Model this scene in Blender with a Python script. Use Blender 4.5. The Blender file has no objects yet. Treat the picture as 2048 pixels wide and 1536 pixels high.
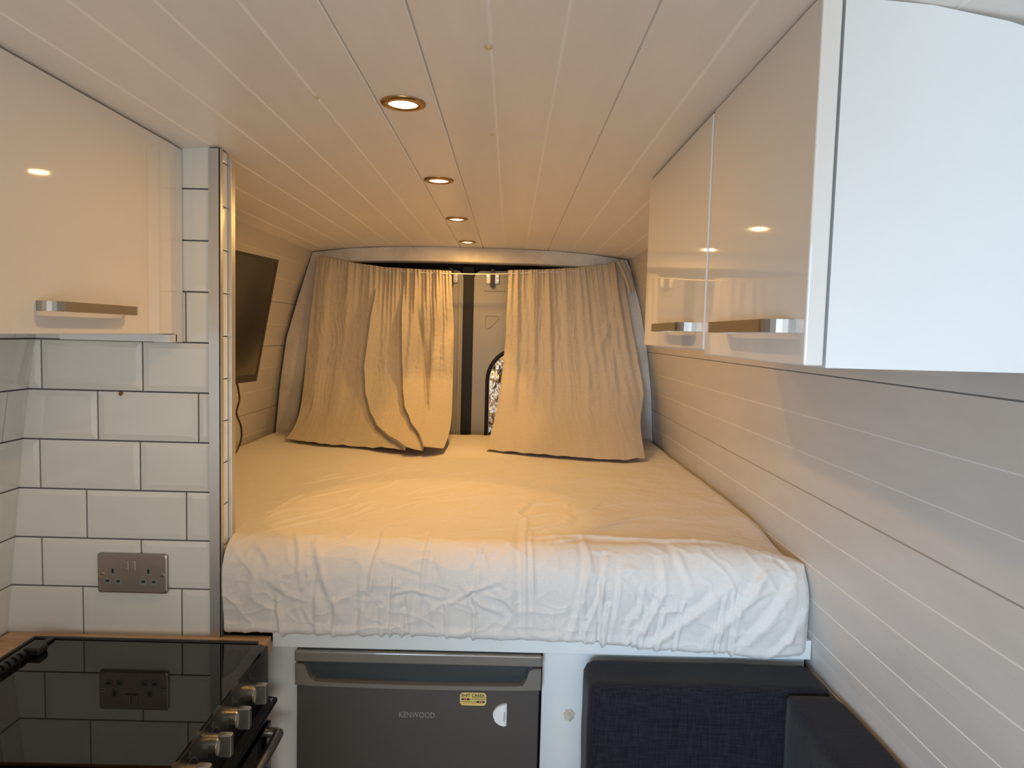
import bpy, bmesh, math, random
import numpy as np
from mathutils import Vector, Matrix, noise
random.seed(7)
rng = np.random.default_rng(11)
scene = bpy.context.scene
COL = scene.collection
# ------------------------------------------------------------------ materials
def mat(name, color, rough=.5, metal=0., coat=0., coat_rough=.05, bump=0., bscale=40., bstretch=(1,1,1),
        var=0., vscale=4., vstretch=(1,1,1), color2=None, sheen=0., emis=None, estr=0., spec=.5, bdist=.002, rvar=0.):
    m = bpy.data.materials.new(name); m.use_nodes = True
    nt = m.node_tree; N = nt.nodes; L = nt.links
    b = N['Principled BSDF']
    b.inputs['Base Color'].default_value = (*color, 1)
    b.inputs['Roughness'].default_value = rough
    b.inputs['Metallic'].default_value = metal
    b.inputs['Coat Weight'].default_value = coat
    b.inputs['Coat Roughness'].default_value = coat_rough
    b.inputs['Specular IOR Level'].default_value = spec
    if sheen: b.inputs['Sheen Weight'].default_value = sheen
    if emis:
        b.inputs['Emission Color'].default_value = (*emis, 1); b.inputs['Emission Strength'].default_value = estr
    tc = N.new('ShaderNodeTexCoord')
    if var or color2:
        mp = N.new('ShaderNodeMapping'); mp.inputs['Scale'].default_value = vstretch
        nz = N.new('ShaderNodeTexNoise'); nz.inputs['Scale'].default_value = vscale; nz.inputs['Detail'].default_value = 6
        nz.inputs['Roughness'].default_value = .65
        L.new(tc.outputs['Object'], mp.inputs['Vector']); L.new(mp.outputs['Vector'], nz.inputs['Vector'])
        rp = N.new('ShaderNodeValToRGB')
        c2 = color2 or tuple(c*(1-var) for c in color)
        rp.color_ramp.elements[0].color = (*c2, 1); rp.color_ramp.elements[1].color = (*color, 1)
        rp.color_ramp.elements[0].position = .35; rp.color_ramp.elements[1].position = .65
        L.new(nz.outputs['Fac'], rp.inputs['Fac']); L.new(rp.outputs['Color'], b.inputs['Base Color'])
        if rvar:
            mr = N.new('ShaderNodeMapRange'); mr.inputs['To Min'].default_value = rough-rvar; mr.inputs['To Max'].default_value = rough+rvar
            L.new(nz.outputs['Fac'], mr.inputs['Value']); L.new(mr.outputs['Result'], b.inputs['Roughness'])
    if bump:
        mp2 = N.new('ShaderNodeMapping'); mp2.inputs['Scale'].default_value = bstretch
        n2 = N.new('ShaderNodeTexNoise'); n2.inputs['Scale'].default_value = bscale; n2.inputs['Detail'].default_value = 4
        L.new(tc.outputs['Object'], mp2.inputs['Vector']); L.new(mp2.outputs['Vector'], n2.inputs['Vector'])
        bp = N.new('ShaderNodeBump'); bp.inputs['Strength'].default_value = bump; bp.inputs['Distance'].default_value = bdist
        L.new(n2.outputs['Fac'], bp.inputs['Height']); L.new(bp.outputs['Normal'], b.inputs['Normal'])
    return m

def weave_mat(name, c1, c2, scale=700, rough=.95, bump=.5, sheen=.2, slub=0.):
    """woven cloth: two crossed stretched noises"""
    m = mat(name, c1, rough, sheen=sheen); nt = m.node_tree; N = nt.nodes; L = nt.links; b = N['Principled BSDF']
    b.inputs['Specular IOR Level'].default_value = .15
    tc = N.new('ShaderNodeTexCoord'); outs = []
    for st in ((1, 1, .06), (.06, 1, 1)):
        mp = N.new('ShaderNodeMapping'); mp.inputs['Scale'].default_value = st
        nz = N.new('ShaderNodeTexNoise'); nz.inputs['Scale'].default_value = scale; nz.inputs['Detail'].default_value = 2
        L.new(tc.outputs['Object'], mp.inputs['Vector']); L.new(mp.outputs['Vector'], nz.inputs['Vector']); outs.append(nz.outputs['Fac'])
    ad = N.new('ShaderNodeMath'); ad.operation = 'ADD'; L.new(outs[0], ad.inputs[0]); L.new(outs[1], ad.inputs[1])
    hv = N.new('ShaderNodeMath'); hv.operation = 'MULTIPLY'; hv.inputs[1].default_value = .5; L.new(ad.outputs[0], hv.inputs[0])
    rp = N.new('ShaderNodeValToRGB'); rp.color_ramp.elements[0].position = .36; rp.color_ramp.elements[1].position = .64
    rp.color_ramp.elements[0].color = (*c2, 1); rp.color_ramp.elements[1].color = (*c1, 1)
    L.new(hv.outputs[0], rp.inputs['Fac']); L.new(rp.outputs['Color'], b.inputs['Base Color'])
    bp = N.new('ShaderNodeBump'); bp.inputs['Strength'].default_value = bump; bp.inputs['Distance'].default_value = .001
    L.new(hv.outputs[0], bp.inputs['Height']); L.new(bp.outputs['Normal'], b.inputs['Normal'])
    return m

M = {}
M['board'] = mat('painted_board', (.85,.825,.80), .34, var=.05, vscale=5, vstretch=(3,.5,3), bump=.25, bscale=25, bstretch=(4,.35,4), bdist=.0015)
M['groove'] = mat('lit_groove_paint', (.93,.91,.89), .45)  # paler than the boards: daylight caught in the channels is painted in
M['wallgroove'] = mat('lit_wall_groove_paint', (.76,.73,.69), .45)  # wall grooves: the same caught light put into the colour, toned down
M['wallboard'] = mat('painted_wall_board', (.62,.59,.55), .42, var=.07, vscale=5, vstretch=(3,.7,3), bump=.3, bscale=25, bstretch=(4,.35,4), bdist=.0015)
M['tile'] = mat('glazed_tile', (.74,.75,.71), .16, coat=.4, coat_rough=.08, var=.05, vscale=3, bump=.12, bscale=14)
M['grout'] = mat('grey_grout', (.12,.115,.125), .9, bump=.4, bscale=300, bdist=.0006)
M['gloss'] = mat('gloss_white_laminate', (.78,.765,.74), .03)
M['carcass'] = mat('white_melamine', (.80,.82,.83), .35, var=.03, vscale=3)
M['steel'] = mat('brushed_steel', (.38,.36,.33), .36, metal=1, bump=.3, bscale=60, bstretch=(8,1,8), bdist=.0004)
M['alu'] = mat('brushed_aluminium', (.60,.61,.60), .36, metal=.85, var=.1, vscale=6, vstretch=(1,1,.2))
M['sock'] = mat('brushed_nickel', (.40,.36,.33), .36, metal=.9, bump=.3, bscale=90, bstretch=(.6,1,8), bdist=.0003)
M['greyplastic'] = mat('grey_plastic', (.20,.215,.21), .4)
M['blackplastic'] = mat('black_plastic', (.012,.012,.013), .4)
M['blackgloss'] = mat('black_enamel', (.005,.005,.006), .30, spec=.3)
M['glass'] = mat('black_glass', (.004,.004,.004), .02, spec=.5)
M['rubber'] = mat('black_rubber', (.010,.010,.012), .6)
M['oak'] = mat('oak_laminate', (.66,.43,.24), .42, color2=(.46,.27,.13), vscale=9, vstretch=(1,9,9), bump=.2, bscale=60, bstretch=(1,14,14), bdist=.0006)
M['paint'] = mat('white_painted_timber', (.74,.76,.74), .5, var=.06, vscale=7, bump=.3, bscale=30, bdist=.001)
M['frame'] = mat('scuffed_grey_paint', (.80,.75,.68), .6, color2=(.58,.54,.49), vscale=7, bump=.5, bscale=35, bdist=.002)
M['doorskin'] = mat('beige_painted_steel', (.40,.38,.35), .4, var=.08, vscale=5)
M['dark'] = mat('dark_cavity', (.03,.028,.026), .8)
M['floor'] = mat('grey_vinyl', (.46,.43,.39), .5, color2=(.36,.33,.29), vscale=8, vstretch=(1,.1,1))
M['sheet'] = weave_mat('cotton_sheet', (.735,.70,.655), (.66,.62,.575), 900, bump=.12, sheen=.15)
M['curtain'] = weave_mat('linen_curtain', (.57,.50,.40), (.47,.41,.32), 420, bump=.35)
M['sofa'] = weave_mat('charcoal_weave', (.020,.020,.027), (.007,.007,.010), 420, bump=.9, sheen=.08)
M['foam'] = mat('foam', (.7,.66,.5), .9)
M['fridge'] = mat('fridge_metallic_panel', (.115,.108,.103), .34, metal=.55, var=.08, vscale=2)
M['fridgetrim'] = mat('fridge_grey_trim', (.165,.155,.135), .28, coat=.3)
M['recess'] = mat('fridge_recess', (.035,.045,.048), .25, coat=.2)
M['silver'] = mat('silver_lettering', (.42,.40,.38), .35, metal=.8)
M['chrome'] = mat('satin_chrome', (.60,.58,.54), .25, metal=1)
M['brass'] = mat('antique_brass', (.42,.26,.11), .28, metal=1)
M['whiteplastic'] = mat('white_plastic', (.82,.82,.80), .35)
M['yellow'] = mat('yellow_vinyl', (.72,.55,.16), .45)
M['ink'] = mat('black_ink', (.015,.012,.012), .5)
M['red'] = mat('red_ink', (.55,.03,.03), .5)
M['navy'] = mat('navy_ink', (.02,.02,.10), .5)
M['resin'] = mat('knot_resin', (.66,.50,.30), .35)
M['brown'] = mat('brown_residue', (.20,.09,.045), .6)
M['screen'] = mat('tv_screen', (.010,.008,.007), .22, coat=.5, coat_rough=.12)
M['wire'] = mat('plastic_coated_wire', (.78,.74,.66), .4)
M['foil'] = mat('silver_foil', (.62,.55,.45), .20, metal=1, bump=1, bscale=45, bdist=.006)
M['lens'] = mat('lamp_glass', (1,.9,.7), .3, emis=(1,.80,.40), estr=9)
M['marks'] = mat('white_print', (.22,.22,.21), .5)

# ------------------------------------------------------------------ object helpers
def wloc(p):
    v = Vector((0,0,0))
    while p: v += p.location; p = p.parent
    return v
def link(name, me, m, parent=None, smooth=False):
    mats = m if isinstance(m, (list, tuple)) else [m]
    for q in mats: me.materials.append(q)
    o = bpy.data.objects.new(name, me); COL.objects.link(o)
    if parent:
        o.parent = parent; off = wloc(parent)
    else:
        co = np.array([v.co[:] for v in me.vertices]); off = Vector(((co[:,0].min()+co[:,0].max())/2, (co[:,1].min()+co[:,1].max())/2, co[:,2].min()))
        o.location = off
    me.transform(Matrix.Translation(-off))
    if smooth:
        me.polygons.foreach_set('use_smooth', [True]*len(me.polygons))
    me.update(); return o
def obj(name, bm, m, parent=None, smooth=False, recalc=True):
    if recalc: bmesh.ops.recalc_face_normals(bm, faces=bm.faces[:])
    me = bpy.data.meshes.new(name); bm.to_mesh(me); bm.free()
    return link(name, me, m, parent, smooth)
def tag(o, label, cat, group=None):
    o['label'] = label; o['category'] = cat
    if group: o['group'] = group
    return o
def struct(o): o['kind'] = 'structure'; return o
def empty(name, loc, label, cat, group=None):
    o = bpy.data.objects.new(name, None); COL.objects.link(o); o.location = loc; o.empty_display_size = .05
    return tag(o, label, cat, group)
def add_box(bm, x0,x1,y0,y1,z0,z1, bev=0., seg=2, mi=0):
    r = bmesh.ops.create_cube(bm, size=1)
    vs = r['verts']
    for v in vs:
        v.co = Vector(((x0+x1)/2+v.co.x*(x1-x0), (y0+y1)/2+v.co.y*(y1-y0), (z0+z1)/2+v.co.z*(z1-z0)))
    fs = list({f for v in vs for f in v.link_faces})
    for f in fs: f.material_index = mi
    if bev:
        es = list({e for v in vs for e in v.link_edges})
        bmesh.ops.bevel(bm, geom=es, offset=bev, segments=seg, affect='EDGES', clamp_overlap=True, profile=.5)
def box(name, m, parent, *a, bev=0., seg=2, smooth=False):
    bm = bmesh.new(); add_box(bm, *a, bev=bev, seg=seg); return obj(name, bm, m, parent, smooth)
def add_prism(bm, pts, axis, a, b, mi=0):
    """pts: closed 2-D loop in the two other axes (ordered), extruded along axis"""
    def mk(p, t):
        if axis == 'y': return (p[0], t, p[1])
        if axis == 'x': return (t, p[0], p[1])
        return (p[0], p[1], t)
    A = [bm.verts.new(mk(p, a)) for p in pts]; B = [bm.verts.new(mk(p, b)) for p in pts]; n = len(pts)
    fs = [bm.faces.new(A), bm.faces.new(B[::-1])]
    for i in range(n): fs.append(bm.faces.new((A[i], B[i], B[(i+1)%n], A[(i+1)%n])))
    for f in fs: f.material_index = mi
def prism(name, m, parent, pts, axis, a, b):
    bm = bmesh.new(); add_prism(bm, pts, axis, a, b); return obj(name, bm, m, parent)
def add_cyl(bm, c, axis, r, h, n=24, r2=None, mi=0):
    rot = {'z': Matrix.Identity(3), 'x': Matrix.Rotation(math.pi/2, 3, 'Y'), 'y': Matrix.Rotation(-math.pi/2, 3, 'X')}[axis]
    r_ = bmesh.ops.create_cone(bm, cap_ends=True, segments=n, radius1=r, radius2=r if r2 is None else r2, depth=h)
    for v in r_['verts']: v.co = rot @ v.co + Vector(c)
    for f in {f for v in r_['verts'] for f in v.link_faces}: f.material_index = mi
def cyl(name, m, parent, c, axis, r, h, n=24, r2=None, bev=0.):
    bm = bmesh.new(); add_cyl(bm, c, axis, r, h, n, r2)
    if bev: bmesh.ops.bevel(bm, geom=[e for e in bm.edges if len(e.link_faces) == 2 and any(len(f.verts) > 4 for f in e.link_faces)], offset=bev, segments=2, affect='EDGES', clamp_overlap=True)
    return obj(name, bm, m, parent)
def rrect(cx, cz, w, h, r, n=6):
    P = []
    for sx, sz, a0 in ((1,1,0), (-1,1,90), (-1,-1,180), (1,-1,270)):
        for i in range(n+1):
            a = math.radians(a0+90*i/n); P.append((cx+sx*(w/2-r)+r*math.cos(a), cz+sz*(h/2-r)+r*math.sin(a)))
    return P
def tube_mesh(pts, r, n=10, sub=6):
    P = [Vector(p) for p in pts]; Q = []
    for i in range(len(P)-1):
        p0, p1, p2, p3 = P[max(i-1,0)], P[i], P[i+1], P[min(i+2,len(P)-1)]
        for k in range(sub):
            t = k/sub
            Q.append(.5*((2*p1)+(-p0+p2)*t+(2*p0-5*p1+4*p2-p3)*t*t+(-p0+3*p1-3*p2+p3)*t**3))
    Q.append(P[-1]); bm = bmesh.new(); rings = []
    ref = Vector((.13,.27,.95)).normalized()
    for i, q in enumerate(Q):
        d = (Q[min(i+1,len(Q)-1)]-Q[max(i-1,0)]).normalized()
        a = d.cross(ref).normalized(); b = d.cross(a)
        rings.append([bm.verts.new(q+r*(math.cos(2*math.pi*k/n)*a+math.sin(2*math.pi*k/n)*b)) for k in range(n)])
    for i in range(len(rings)-1):
        for k in range(n): bm.faces.new((rings[i][k], rings[i][(k+1)%n], rings[i+1][(k+1)%n], rings[i+1][k]))
    bm.faces.new(rings[0]); bm.faces.new(rings[-1][::-1]); return bm
def tube(name, m, parent, pts, r, n=10, sub=6):
    return obj(name, tube_mesh(pts, r, n, sub), m, parent, True)
def text_mesh(body, size, loc, width=None, depth=.0004, bold=False, space=1.):
    """lettering facing the camera side (-Y)"""
    cu = bpy.data.curves.new('lettering', 'FONT'); cu.body = body; cu.size = size; cu.extrude = depth; cu.align_x = 'LEFT'; cu.space_character = space
    if bold: cu.offset = size*.018
    t = bpy.data.objects.new('lettering', cu); COL.objects.link(t)
    bpy.context.view_layer.update()
    me = bpy.data.meshes.new_from_object(t.evaluated_get(bpy.context.evaluated_depsgraph_get()))
    bpy.data.objects.remove(t); bpy.data.curves.remove(cu)
    xs = [v.co.x for v in me.vertices]; k = (width/(max(xs)-min(xs))) if width else 1
    x0 = min(xs)
    for v in me.vertices: v.co = Vector((loc[0]+(v.co.x-x0)*k, loc[1]-v.co.z, loc[2]+v.co.y))
    me.materials.clear(); return me
def lerp(T, x):
    xs = [t[0] for t in T]
    return float(np.interp(x, xs, [t[1] for t in T]))

# ------------------------------------------------------------------ the shell of the van
LW = [(0,-1.06),(.82,-1.055),(1.02,-1.035),(1.255,-1.012),(1.457,-.985),(1.64,-.935),(1.833,-.862)]
RW = [(0,.68),(.70,.668),(.85,.662),(1.0,.645),(1.25,.628),(1.457,.600),(1.64,.562),(1.833,.506)]
XL = lambda z: lerp(LW, z)
XR = lambda z: lerp(RW, z)
def ceil_z(x): return 1.868-.035*abs((x+.178)/.684)**3
def groove_faces(bm, ax, where, tol=.0034):
    for f in bm.faces:
        if len(f.verts) == 4:
            c = [v.co[ax] for v in f.verts]
            if max(c)-min(c) < .0032 and any(abs(sum(c)/4-g) < .0022 for g in where): f.material_index = 1
def notch(base_pts, where, inner, crack=(), hw=.0028):
    """insert V-channels along a poly-line; base_pts are (u,w), notch at u values pushing by `inner` direction"""
    out = []
    us = sorted([p[0] for p in base_pts]+[w+d for w in where for d in (-hw,-hw/2,hw/2,hw)]+[w+d for w in crack for d in (-.0013,-.0003)])
    for u in us:
        w = float(np.interp(u, [p[0] for p in base_pts], [p[1] for p in base_pts])); dep = 0
        for c in where:
            if abs(abs(u-c)-hw/2) < 1e-6: dep = .0011
        for c in crack:
            if abs(u-c+.0013) < 1e-6 or abs(u-c+.0003) < 1e-6: dep = .006
        out.append((u, w+inner*dep))
    return out
Y0, Y1 = -1.3, 3.30
cb = [(-.92+.0298*i*1.0, 0) for i in range(56)]; cb = [(x, ceil_z(x)) for x, _ in cb if x < .68]
gx = [-.80,-.703,-.605,-.510,-.412,-.316,-.224,-.126,-.033,.058,.155,.252,.349,.445]
top = notch(cb, gx, +1, crack=(-.126,.155,-.224))
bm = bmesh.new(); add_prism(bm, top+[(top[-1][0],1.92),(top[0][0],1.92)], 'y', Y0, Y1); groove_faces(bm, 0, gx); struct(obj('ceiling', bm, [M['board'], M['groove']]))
gz = [.72,.80,.880,.957,1.031,1.108,1.184,1.266,1.347,1.437,1.53,1.62,1.71,1.79]
pr = notch([(z, x) for z, x in RW]+[], gz, +1, crack=(1.184,1.437), hw=.0016)
bm = bmesh.new(); add_prism(bm, [(w, u) for u, w in pr]+[(.506+.05,1.90),(.75,1.90),(.75,0)], 'y', Y0, Y1)
for yc in (.95, 1.65): bmesh.ops.bisect_plane(bm, geom=bm.verts[:]+bm.edges[:]+bm.faces[:], plane_co=(0,yc,0), plane_no=(0,1,0))
for v in bm.verts:      # the body side bulges a little over the kitchen bay
    if v.co.y < 1.0 and v.co.x < .74: v.co.x += .065*min(1, max(0, (v.co.z-1.44)/.22))
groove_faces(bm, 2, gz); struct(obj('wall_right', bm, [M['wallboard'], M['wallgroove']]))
gl = [.90,.985,1.072,1.16,1.247,1.335,1.425,1.515,1.605,1.695,1.772]
pl = notch([(z, x) for z, x in LW], gl, -1, crack=(1.605,1.425,1.16), hw=.0014)
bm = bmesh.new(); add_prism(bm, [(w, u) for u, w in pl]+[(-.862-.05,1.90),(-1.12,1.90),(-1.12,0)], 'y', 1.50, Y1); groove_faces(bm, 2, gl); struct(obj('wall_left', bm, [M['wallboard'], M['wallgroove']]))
bm = bmesh.new(); add_box(bm, -1.12,.75,Y0,Y1,-.03,0); struct(obj('floor', bm, M['floor']))
bm = bmesh.new(); add_box(bm, -1.12,.75,3.29,3.33,0,1.9); struct(obj('wall_rear', bm, M['dark']))

# tiles -------------------------------------------------------------
def add_tile(bm, a0, a1, z0, z1, fn, inset=.012, rise=.0011):
    """bevelled metro tile; fn(a, z, d) maps to space"""
    ins_a0 = inset; 
    q = [(a0,z0),(a1,z0),(a1,z1),(a0,z1)]
    ia = min(inset, (a1-a0)*.35); iz = min(inset, (z1-z0)*.35)
    p = [(a0+ia,z0+iz),(a1-ia,z0+iz),(a1-ia,z1-iz),(a0+ia,z1-iz)]
    B = [bm.verts.new(fn(a,z,-.004)) for a,z in q]; O = [bm.verts.new(fn(a,z,.0)) for a,z in q]; I = [bm.verts.new(fn(a,z,rise)) for a,z in p]
    for i in range(4):
        j = (i+1)%4
        bm.faces.new((B[i],B[j],O[j],O[i])); bm.faces.new((O[i],O[j],I[j],I[i]))
    bm.faces.new(I)
def tile_field(bm, a_lo, a_hi, rows, pitch, offs, fn, g=.0016):
    for (z0, z1), off in zip(rows, offs):
        a = off-pitch*12
        while a < a_hi:
            lo, hi = max(a+g, a_lo), min(a+pitch-g, a_hi)
            if hi-lo > .006: add_tile(bm, lo, hi, z0+g, z1-g, fn)
            a += pitch
R0 = .8445; RP = .1035
rows = [(R0+RP*k, R0+RP*(k+1)) for k in range(10)]; rows[-1] = (rows[-1][0], 1.862)
offs = [-.676,-.760,-.665,-.760,-.639,-.753,-.664,-.70,-.70,-.70]
bm = bmesh.new()
tile_field(bm, -1.06, -.6145, rows, .2075, offs, lambda a,z,d: (a, 1.4605-d, z))
for f in bm.faces: f.material_index = 0
n0 = len(bm.faces)
add_box(bm, -1.06,-.6145,1.464,1.475,.80,1.862, mi=1)
add_box(bm, -1.06,-.598,1.475,1.522,.0,1.862, mi=2)
# return edge of narrow tiles facing the aisle
k = 0; z = .86
while z < 1.85:
    z1 = min(z+.0885, 1.858)
    add_tile(bm, 1.466, 1.5005, z+.0012, z1-.0012, lambda a,zz,d: (-.5945+d, a, zz), inset=.004, rise=.001); z = z1
add_box(bm, -.600,-.5968,1.4655,1.5015,.82,1.862, mi=1)
struct(obj('wall_partition', bm, [M['tile'], M['grout'], M['wallboard']]))
bm = bmesh.new()
tile_field(bm, Y0, 1.459, rows, .2075, [1.40-(.104 if k%2 else 0) for k in range(10)], lambda a,z,d: (XL(min(z,1.833))+.010+d, a, z))
zz = [.0,.82,1.02,1.255,1.457,1.64,1.833]
add_prism(bm, [(XL(q)+.006, q) for q in zz]+[(-.91,1.9),(-1.12,1.9),(-1.12,0)], 'y', Y0, 1.50, mi=1)
struct(obj('wall_kitchen', bm, [M['tile'], M['grout']]))
# aluminium trims on both corners of the tiled partition end
bm = bmesh.new(); add_box(bm, -.6145,-.591,1.4545,1.4605,.846,1.856); add_box(bm, -.5935,-.590,1.4545,1.4665,.846,1.856)
struct(obj('trim_1', bm, M['alu']))
bm = bmesh.new(); add_box(bm, -.598,-.586,1.500,1.522,.846,1.848, bev=.001)
struct(obj('trim_2', bm, M['alu']))
# scuffed frame round the rear opening
outer = [(-1.05,.80),(-1.02,1.02),(-1.0,1.25),(-.972,1.457),(-.92,1.64),(-.861,1.830)]+[(x, ceil_z(x)-.001) for x in (-.7,-.5,-.3,-.178,0,.2,.35)]+[(.503,1.830),(.56,1.64),(.598,1.457),(.626,1.25),(.642,1.0),(.66,.80)]
inner = [(-.955,.80),(-.933,1.055),(-.905,1.25),(-.875,1.457),(-.835,1.64),(-.795,1.755),(-.760,1.782),(-.68,1.795),(-.5,1.802),(-.3,1.804),(-.1,1.804),(.1,1.803),(.3,1.797),(.415,1.782),(.450,1.755),(.485,1.64),(.525,1.457),(.562,1.25),(.590,1.0),(.60,.80)]
def resample(P, n):
    P = np.array(P, float); d = np.r_[0, np.cumsum(np.hypot(*np.diff(P, axis=0).T))]; t = np.linspace(0, d[-1], n)
    return np.c_[np.interp(t, d, P[:,0]), np.interp(t, d, P[:,1])]
A = resample(outer, 90); B = resample(inner, 90); bm = bmesh.new(); rowsv = []
for a, b in zip(A, B):
    rowsv.append([bm.verts.new((a[0],3.10,a[1])), bm.verts.new((b[0]+(a[0]-b[0])*.06,3.10,b[1]+(a[1]-b[1])*.06)), bm.verts.new((b[0],3.105,b[1])), bm.verts.new((b[0],3.17,b[1])), bm.verts.new((a[0],3.17,a[1]))])
for i in range(89):
    for k in range(5): bm.faces.new((rowsv[i][k], rowsv[i][(k+1)%5], rowsv[i+1][(k+1)%5], rowsv[i+1][k]))
bm.faces.new(rowsv[0]); bm.faces.new(rowsv[-1][::-1])
struct(obj('trim_3', bm, M['frame']))
# rear doors
def rear_door(name, xs, side):
    # side +1: right-hand door
    x0, x1 = xs
    P = []
    inn = x0 if side > 0 else x1; out = x1 if side > 0 else x0
    for i in range(9):
        a = math.pi/2*i/8; P.append((inn+side*(.035-.035*math.cos(a)), 1.745+.035*math.sin(a)))
    P += [(out,1.79),(out,.3),(inn,.3)]
    d = prism(name, M['doorskin'], None, P, 'y', 3.222, 3.262); struct(d)
    # pressed swages
    box('pressed_ridge', M['doorskin'], d, *(sorted((inn+side*.045, inn+side*.14))), 3.217, 3.223, 1.690, 1.694, bev=.0015)
    bm = tube_mesh([(inn+side*.058,3.2215,1.58),(inn+side*.090,3.2215,1.58),(inn+side*.115,3.2215,1.572),(inn+side*.085,3.2215,1.535),(inn+side*.060,3.2215,1.520),(inn+side*.054,3.2215,1.535),(inn+side*.056,3.2215,1.57),(inn+side*.058,3.2215,1.58)], .0022, 8)
    obj('pressed_panel', bm, M['doorskin'], d, True)
    # window seal
    cx = inn+side*(.06+.27); W, H, R = .54, .62, .16
    o = rrect(cx, 1.135, W, H, R, 10); i_ = rrect(cx, 1.135, W-.034, H-.034, R-.017, 10)
    bm = bmesh.new(); rv = []
    for a, b in zip(o, i_): rv.append([bm.verts.new((a[0],3.222,a[1])), bm.verts.new((a[0]*.8+b[0]*.2,3.208,a[1]*.8+b[1]*.2)), bm.verts.new((b[0]*.8+a[0]*.2,3.208,b[1]*.8+a[1]*.2)), bm.verts.new((b[0],3.224,b[1]))])
    for q in range(len(rv)):
        for k in range(3): bm.faces.new((rv[q][k], rv[q][k+1], rv[(q+1)%len(rv)][k+1], rv[(q+1)%len(rv)][k]))
    obj('window_seal', bm, M['rubber'], d, True)
    return d, cx
dl, cxl = rear_door('door_1', (-1.0,-.216), -1)
dr, cxr = rear_door('door_2', (-.167,.62), 1)
box('door_seal', M['rubber'], dl, -.224,-.166,3.225,3.29,.3,1.80, bev=.004)
box('door_edge', M['doorskin'], dl, -.236,-.222,3.212,3.23,.3,1.74, bev=.003)
def foil(cx, label):
    n, m_ = 46, 56; W, H, R = .50, .58, .14
    bm = bmesh.new(); V = {}
    for i in range(n+1):
        for j in range(m_+1):
            u = -1+2*i/n; v = -1+2*j/m_; X = u*W/2; Z = v*H/2
            # squeeze the corners to a rounded outline
            ax, az = abs(X)-(W/2-R), abs(Z)-(H/2-R)
            if ax > 0 and az > 0:
                l = math.hypot(ax, az)
                if l > 0:
                    mx = max(ax, az); s = mx/l; ax *= s; az *= s
                    X = math.copysign(W/2-R+ax, X); Z = math.copysign(H/2-R+az, Z)
            q = Vector((X*22, Z*22, 3.1+cx))
            c = noise.voronoi(q*1.0)[0]; d = .010*min(1, c[1]-c[0])+.004*noise.noise(q*2.3)
            V[i,j] = bm.verts.new((cx+X, 3.218-d, 1.135+Z))
    for i in range(n):
        for j in range(m_): bm.faces.new((V[i,j], V[i+1,j], V[i+1,j+1], V[i,j+1]))
    o = obj('foil_window_cover', bm, M['foil'], None, True); return tag(o, label, 'window cover')
foil(cxr, 'crinkled silver foil cover in the rear door window beside the right curtain')
foil(cxl, 'crinkled silver foil cover in the rear door window behind the left curtain')
# door strap latches
for dd, cx in ((dr, -.092), (dl, -.277)):
    l = box('latch_plate', M['steel'], dd, cx-.022,cx+.038,3.214,3.222,1.722,1.768, bev=.002)
    for bx, bz in ((cx-.014,1.757),(cx+.030,1.757),(cx+.030,1.738)):
        cyl('bolt', M['chrome'], l, (bx,3.212,bz), 'y', .0055, .006, 6)
    box('latch_strap', M['blackplastic'], l, cx-.002,cx+.017,3.200,3.214,1.708,1.79, bev=.002)
# resin knots in the ceiling boards
for x, y, r in ((-.037,.94,.0050),(-.042,1.342,.0040),(-.318,1.161,.0036)):
    bm = bmesh.new(); bmesh.ops.create_icosphere(bm, subdivisions=2, radius=r)
    for v in bm.verts: v.co = Vector((v.co.x+x, v.co.y*1.3+y, v.co.z*.7+ceil_z(x)-.0006))
    o = obj('resin_drop', bm, M['resin'], bpy.data.objects['ceiling'], True)

# ------------------------------------------------------------------ downlights
def ring(bm, c, prof, n=40):
    R = []
    for i in range(n):
        a = 2*math.pi*i/n; R.append([bm.verts.new((c[0]+r*math.cos(a), c[1]+r*math.sin(a), c[2]+z)) for r, z in prof])
    for i in range(n):
        for k in range(len(prof)-1): bm.faces.new((R[i][k], R[i][k+1], R[(i+1)%n][k+1], R[(i+1)%n][k]))
spots = ((1.176,'nearest round brass downlight glowing in the white board ceiling','e'),
         (1.751,'second round brass downlight from the front, between nearest and third','e'),
         (2.331,'third round brass downlight from the front, over the mattress','e'),
         (2.905,'furthest and smallest looking brass downlight, just before the rear curtains','e'))
proto = None
for i, (y, lab, _) in enumerate(spots):
    zc = 1.8675
    if proto is None:
        e = empty('downlight', (-.182,y,zc), lab, 'ceiling light', 'brass ceiling downlights')
        bm = bmesh.new(); ring(bm, (-.182,y,zc), [(.0365,.0),(.0360,-.0025),(.030,-.0045),(.0245,-.0045),(.0235,-.001),(.0235,.0)]); obj('bezel', bm, M['brass'], e, True)
        bm = bmesh.new(); ring(bm, (-.182,y,zc), [(.0236,-.0015),(.018,-.0028),(.010,-.0035),(.0001,-.0038)]); obj('lens', bm, M['lens'], e, True)
        proto = e
    else:
        e = proto.copy(); COL.objects.link(e); e.location = (-.182,y,zc); e['label'] = lab
        for ch in list(proto.children):
            c = ch.copy(); COL.objects.link(c); c.parent = e
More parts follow.
